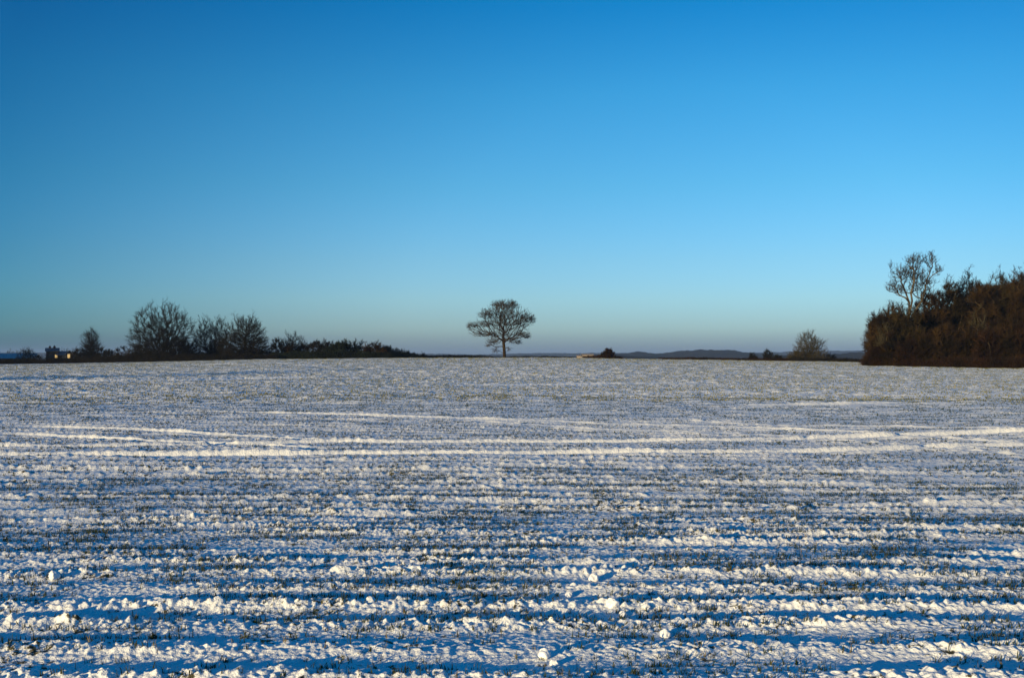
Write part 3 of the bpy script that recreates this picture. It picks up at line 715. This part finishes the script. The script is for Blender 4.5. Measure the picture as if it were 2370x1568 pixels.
def house(name, px, d, w, dep, eave, ridge, label, wall, roof, rz=0.0, windows=(), chimneys=(), ridge_x=True, z=None, group=None):
    """origin at the foot of the middle of the front; windows (x, z, w, h, lit) sit on the front face"""
    x, y, zz = spot(px, d); zz = zz if z is None else z
    root = empty(name, (x, y, zz), rz)
    V, F = [], []
    box(V, F, -w / 2, w / 2, 0, dep, -0.3, eave)
    o_ = len(V)
    e = 0.3
    if ridge_x:   # gables left and right
        V += [(-w / 2, 0, eave), (-w / 2, dep, eave), (-w / 2, dep / 2, ridge), (w / 2, 0, eave), (w / 2, dep, eave), (w / 2, dep / 2, ridge)]
        F += [[o_, o_ + 2, o_ + 1], [o_ + 3, o_ + 4, o_ + 5]]
    else:
        V += [(-w / 2, 0, eave), (w / 2, 0, eave), (0, 0, ridge), (-w / 2, dep, eave), (w / 2, dep, eave), (0, dep, ridge)]
        F += [[o_, o_ + 1, o_ + 2], [o_ + 3, o_ + 5, o_ + 4]]
    py_mesh('wall', V, F, wall, root)
    V, F = [], []; t = 0.14
    if ridge_x:
        sl = (ridge - eave) / (dep / 2)
        for sgn in (0, 1):
            ya, yb = (-e, dep / 2) if sgn == 0 else (dep + e, dep / 2)
            za, zb = eave - sl * e + 0.03, ridge + 0.03
            o_ = len(V)
            V += [(-w / 2 - e, ya, za), (w / 2 + e, ya, za), (w / 2 + e, yb, zb), (-w / 2 - e, yb, zb), (-w / 2 - e, ya, za + t), (w / 2 + e, ya, za + t), (w / 2 + e, yb, zb + t), (-w / 2 - e, yb, zb + t)]
            F += [[o_ + i for i in f] for f in ((0, 3, 2, 1), (4, 5, 6, 7), (0, 1, 5, 4), (1, 2, 6, 5), (3, 0, 4, 7))]
    else:
        sl = (ridge - eave) / (w / 2)
        for sgn in (-1, 1):
            xa, xb = sgn * (w / 2 + e), 0
            za, zb = eave - sl * e + 0.03, ridge + 0.03
            o_ = len(V)
            V += [(xa, -e, za), (xa, dep + e, za), (xb, dep + e, zb), (xb, -e, zb), (xa, -e, za + t), (xa, dep + e, za + t), (xb, dep + e, zb + t), (xb, -e, zb + t)]
            F += [[o_ + i for i in f] for f in ((0, 1, 2, 3), (4, 7, 6, 5), (0, 4, 5, 1), (0, 3, 7, 4), (1, 5, 6, 2))]
    rf = py_mesh('roof', V, F, roof, root)
    for cx, cy, cw, top in chimneys:
        V, F = [], []; box(V, F, cx - cw / 2, cx + cw / 2, cy - cw / 2, cy + cw / 2, eave, top); box(V, F, cx - cw / 2 - .06, cx + cw / 2 + .06, cy - cw / 2 - .06, cy + cw / 2 + .06, top + .002, top + .14)
        box(V, F, cx - .12, cx + .12, cy - .12, cy + .12, top + .142, top + .42)
        py_mesh('chimney', V, F, wall, rf)
    for wx, wz, ww, wh, mt in windows:
        V, F = [], []; b_ = 0.08
        box(V, F, wx - ww / 2 - b_, wx - ww / 2, -0.06, 0.04, wz, wz + wh); box(V, F, wx + ww / 2, wx + ww / 2 + b_, -0.06, 0.04, wz, wz + wh)
        box(V, F, wx - ww / 2 - b_, wx + ww / 2 + b_, -0.06, 0.04, wz + wh + .001, wz + wh + b_); box(V, F, wx - ww / 2 - b_, wx + ww / 2 + b_, -0.08, 0.04, wz - b_, wz - .001)
        box(V, F, wx - 0.02, wx + 0.02, -0.055, -0.025, wz + .002, wz + wh - .002)
        fr = py_mesh('window', V, F, M_frame, root)
        V, F = [], []; box(V, F, wx - ww / 2, wx + ww / 2, -0.02, 0.03, wz, wz + wh); py_mesh('pane', V, F, mt, fr)
    tag(root, label, 'building', group)
    return root
M_glass = noise_mat('dark_glass', (0.02, 0.025, 0.03), (0.04, 0.045, 0.05), 1, 0.15, spec=0.5)
# metres per overview pixel at 300 m is 0.13
def zat(py, d): return EYE + (HZ - py) / FP * d
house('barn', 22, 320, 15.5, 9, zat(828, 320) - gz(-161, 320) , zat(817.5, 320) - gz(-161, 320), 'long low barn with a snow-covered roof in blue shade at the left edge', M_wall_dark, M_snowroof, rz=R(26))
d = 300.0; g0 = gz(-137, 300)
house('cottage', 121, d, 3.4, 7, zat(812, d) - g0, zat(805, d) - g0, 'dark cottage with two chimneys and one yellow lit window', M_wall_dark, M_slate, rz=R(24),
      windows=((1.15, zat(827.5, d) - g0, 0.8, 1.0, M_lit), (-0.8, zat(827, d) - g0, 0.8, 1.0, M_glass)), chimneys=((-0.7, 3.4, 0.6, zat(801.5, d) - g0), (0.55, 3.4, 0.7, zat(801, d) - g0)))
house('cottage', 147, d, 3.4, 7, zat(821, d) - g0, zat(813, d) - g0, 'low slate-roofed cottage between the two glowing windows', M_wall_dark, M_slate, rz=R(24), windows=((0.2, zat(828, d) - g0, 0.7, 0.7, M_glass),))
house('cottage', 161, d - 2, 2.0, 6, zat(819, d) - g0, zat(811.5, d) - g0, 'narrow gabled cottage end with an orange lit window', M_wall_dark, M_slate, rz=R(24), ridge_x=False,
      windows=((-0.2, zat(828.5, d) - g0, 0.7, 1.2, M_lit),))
# pale farm buildings far beyond the crest
zf = gz(80, 620)
for px, w, e_, r_, lb in ((1346, 5, 823.5, 821, 'small pale farm shed, left of the pair far beyond the crest'), (1361, 7, 821, 818, 'larger pale farm building, right of the pair far beyond the crest')):
    house('farm_building', px, 620, w, 8, zat(e_, 620) - zf, zat(r_, 620) - zf, lb, M_wall_pale, M_wall_pale, z=zf, windows=((0, zat(824, 620) - zf, 1, 1.0, M_glass),))

# ------------------------------------------------------------------ far hills with woods on them
M_hill = noise_mat('far_woodland', (0.006, 0.006, 0.007), (0.022, 0.02, 0.022), 0.02, 0.95, lo=0.3, hi=0.7)
def hill(name, prof, d, depth, seed, rough=2.5):
    """wooded ridge: prof is (px, row) of its skyline at distance d; real ground form, falling off front and back"""
    g = np.random.default_rng(seed)
    xs = np.linspace(prof[0][0], prof[-1][0], 420); row = np.interp(xs, [p[0] for p in prof], [p[1] for p in prof])
    X = (xs - 1185) / FP * d; top = EYE + (HZ - row) / FP * d
    t = np.linspace(-1, 1, 41)
    base = gz(0, d) - 3
    XX, T = np.meshgrid(X, t); TT = np.broadcast_to(top, XX.shape)
    Y = d + T * depth
    shp = np.cos(T * np.pi / 2) ** 1.2
    nse = rough * (perlin(XX / 28, Y / 30, seed) + 0.6 * perlin(XX / 9, Y / 10, seed + 1)) * (shp > 0.02)
    Z = base + (TT - base) * shp + nse
    nr, na = XX.shape; idx = np.arange(nr * na).reshape(nr, na)
    F = np.stack([idx[:-1, :-1], idx[:-1, 1:], idx[1:, 1:], idx[1:, :-1]], -1).reshape(-1, 4)
    o = mesh_np('hills', np.stack([XX, Y, Z], -1).reshape(-1, 3), F, 4, M_hill)
    o['kind'] = 'structure'; return o
hill('hills', [(1330, 828), (1380, 820), (1440, 818), (1465, 815), (1490, 814.5), (1515, 818), (1535, 817), (1580, 812), (1610, 809), (1650, 809), (1700, 811), (1740, 817), (1800, 822), (1850, 828)], 1900, 260, 3, 2.0)
hill('hills', [(-900, 818), (-400, 814), (0, 816), (500, 815), (850, 815), (960, 819), (1010, 818.5), (1050, 819), (1100, 820), (1160, 818.5), (1250, 816.5), (1330, 817), (1400, 816), (1500, 817), (1650, 818), (1790, 815), (1850, 812), (1930, 811), (1990, 811), (2100, 812), (2400, 810), (3000, 812)], 4200, 500, 8, 3.0)
hill('hills', [(1700, 830), (1800, 823), (1860, 820), (1900, 819), (1960, 818), (2020, 816), (2100, 815), (2200, 817), (2500, 818)], 1300, 160, 12, 2.0)
hill('hills', [(940, 828), (980, 823), (1040, 822), (1130, 823), (1200, 824.5), (1300, 823.5), (1345, 825), (1420, 823), (1520, 825), (1560, 829)], 1000, 100, 15, 1.2)

# ------------------------------------------------------------------ snow clods big enough to pick out
M_clod = noise_mat('snowy_clod', (0.80, 0.80, 0.82), (0.90, 0.90, 0.92), 14, 0.75, 0.5)
def clod(px, py, rpx, label, seed):
    g = np.random.default_rng(seed)
    d = EYE * FP / (py - HZ); x = (px - 1185) / FP * d
    r = rpx / FP * d
    import bmesh
    bm = bmesh.new(); bmesh.ops.create_icosphere(bm, subdivisions=4, radius=1.0)
    P = np.array([v.co[:] for v in bm.verts])
    f = 1 + 0.22 * perlin(P[:, 0] * 1.3 + seed, P[:, 1] * 1.3 + P[:, 2] * 1.1, seed) + 0.12 * perlin(P[:, 0] * 3 + P[:, 2] * 2, P[:, 1] * 3 + seed, seed + 1) + 0.05 * perlin(P[:, 0] * 8 + P[:, 2] * 7, P[:, 1] * 8, seed + 2)
    P = P * f[:, None] * np.array([1.05, 1.0, 0.88]) * r
    for v, c in zip(bm.verts, P): v.co = c
    for fc in bm.faces: fc.smooth = True
    me = bpy.data.meshes.new('snow_clod'); bm.to_mesh(me); bm.free(); me.materials.append(M_clod)
    o = bpy.data.objects.new('snow_clod', me); col.objects.link(o)
    z = float(ground_z(np.array([x]), np.array([d]), 0.02)[0])
    o.location = (x, d, z + r * 0.55); o.rotation_euler = (0, 0, seed)
    tag(o, label, 'snow clod', 'snow-capped clods lying on the near field')
for a in ((1417, 1412, 15, 'largest round snow clod, sitting on open blue snow right of centre near the bottom', 1), (1494, 1417, 9.5, 'smaller round snow clod just right of the largest one', 2),
          (1441, 1426, 8, 'small clod touching the lower right of the largest round one', 3),
          (1374, 1352, 12, 'peaked snow clod above and left of the largest round one', 4), (1316, 1384, 9, 'small peaked snow clod left of the largest round one', 5),
          (1259, 1530, 14, 'snow clod at the bottom edge of the field, left one of a close pair', 6), (1282, 1545, 10, 'snow clod at the bottom edge of the field, right one of a close pair', 7),
          (1538, 1480, 13, 'snow clod at the lower right of the smaller round one, beside dark shoots', 8), (1138, 1432, 8, 'small upright snow clod near the bottom, straight below the lone oak', 9),
          (130, 1340, 12, 'snow clod near the left edge of the foreground', 10)):
    clod(*a)

# ------------------------------------------------------------------ winter haze
V, F = [], []; box(V, F, -9500, 9500, -9500, 9500, -40, 52)
M_haze = bpy.data.materials.new('winter_haze'); M_haze.use_nodes = True
n = M_haze.node_tree.nodes; l = M_haze.node_tree.links; n.clear()
ov = n.new('ShaderNodeOutputMaterial'); pv = n.new('ShaderNodeVolumePrincipled')
pv.inputs['Color'].default_value = (0.38, 0.57, 0.98, 1); pv.inputs['Density'].default_value = 1.1e-4
l.new(pv.outputs[0], ov.inputs['Volume'])
hz = py_mesh('haze', V, F, M_haze, None); tag(hz, kind='stuff')
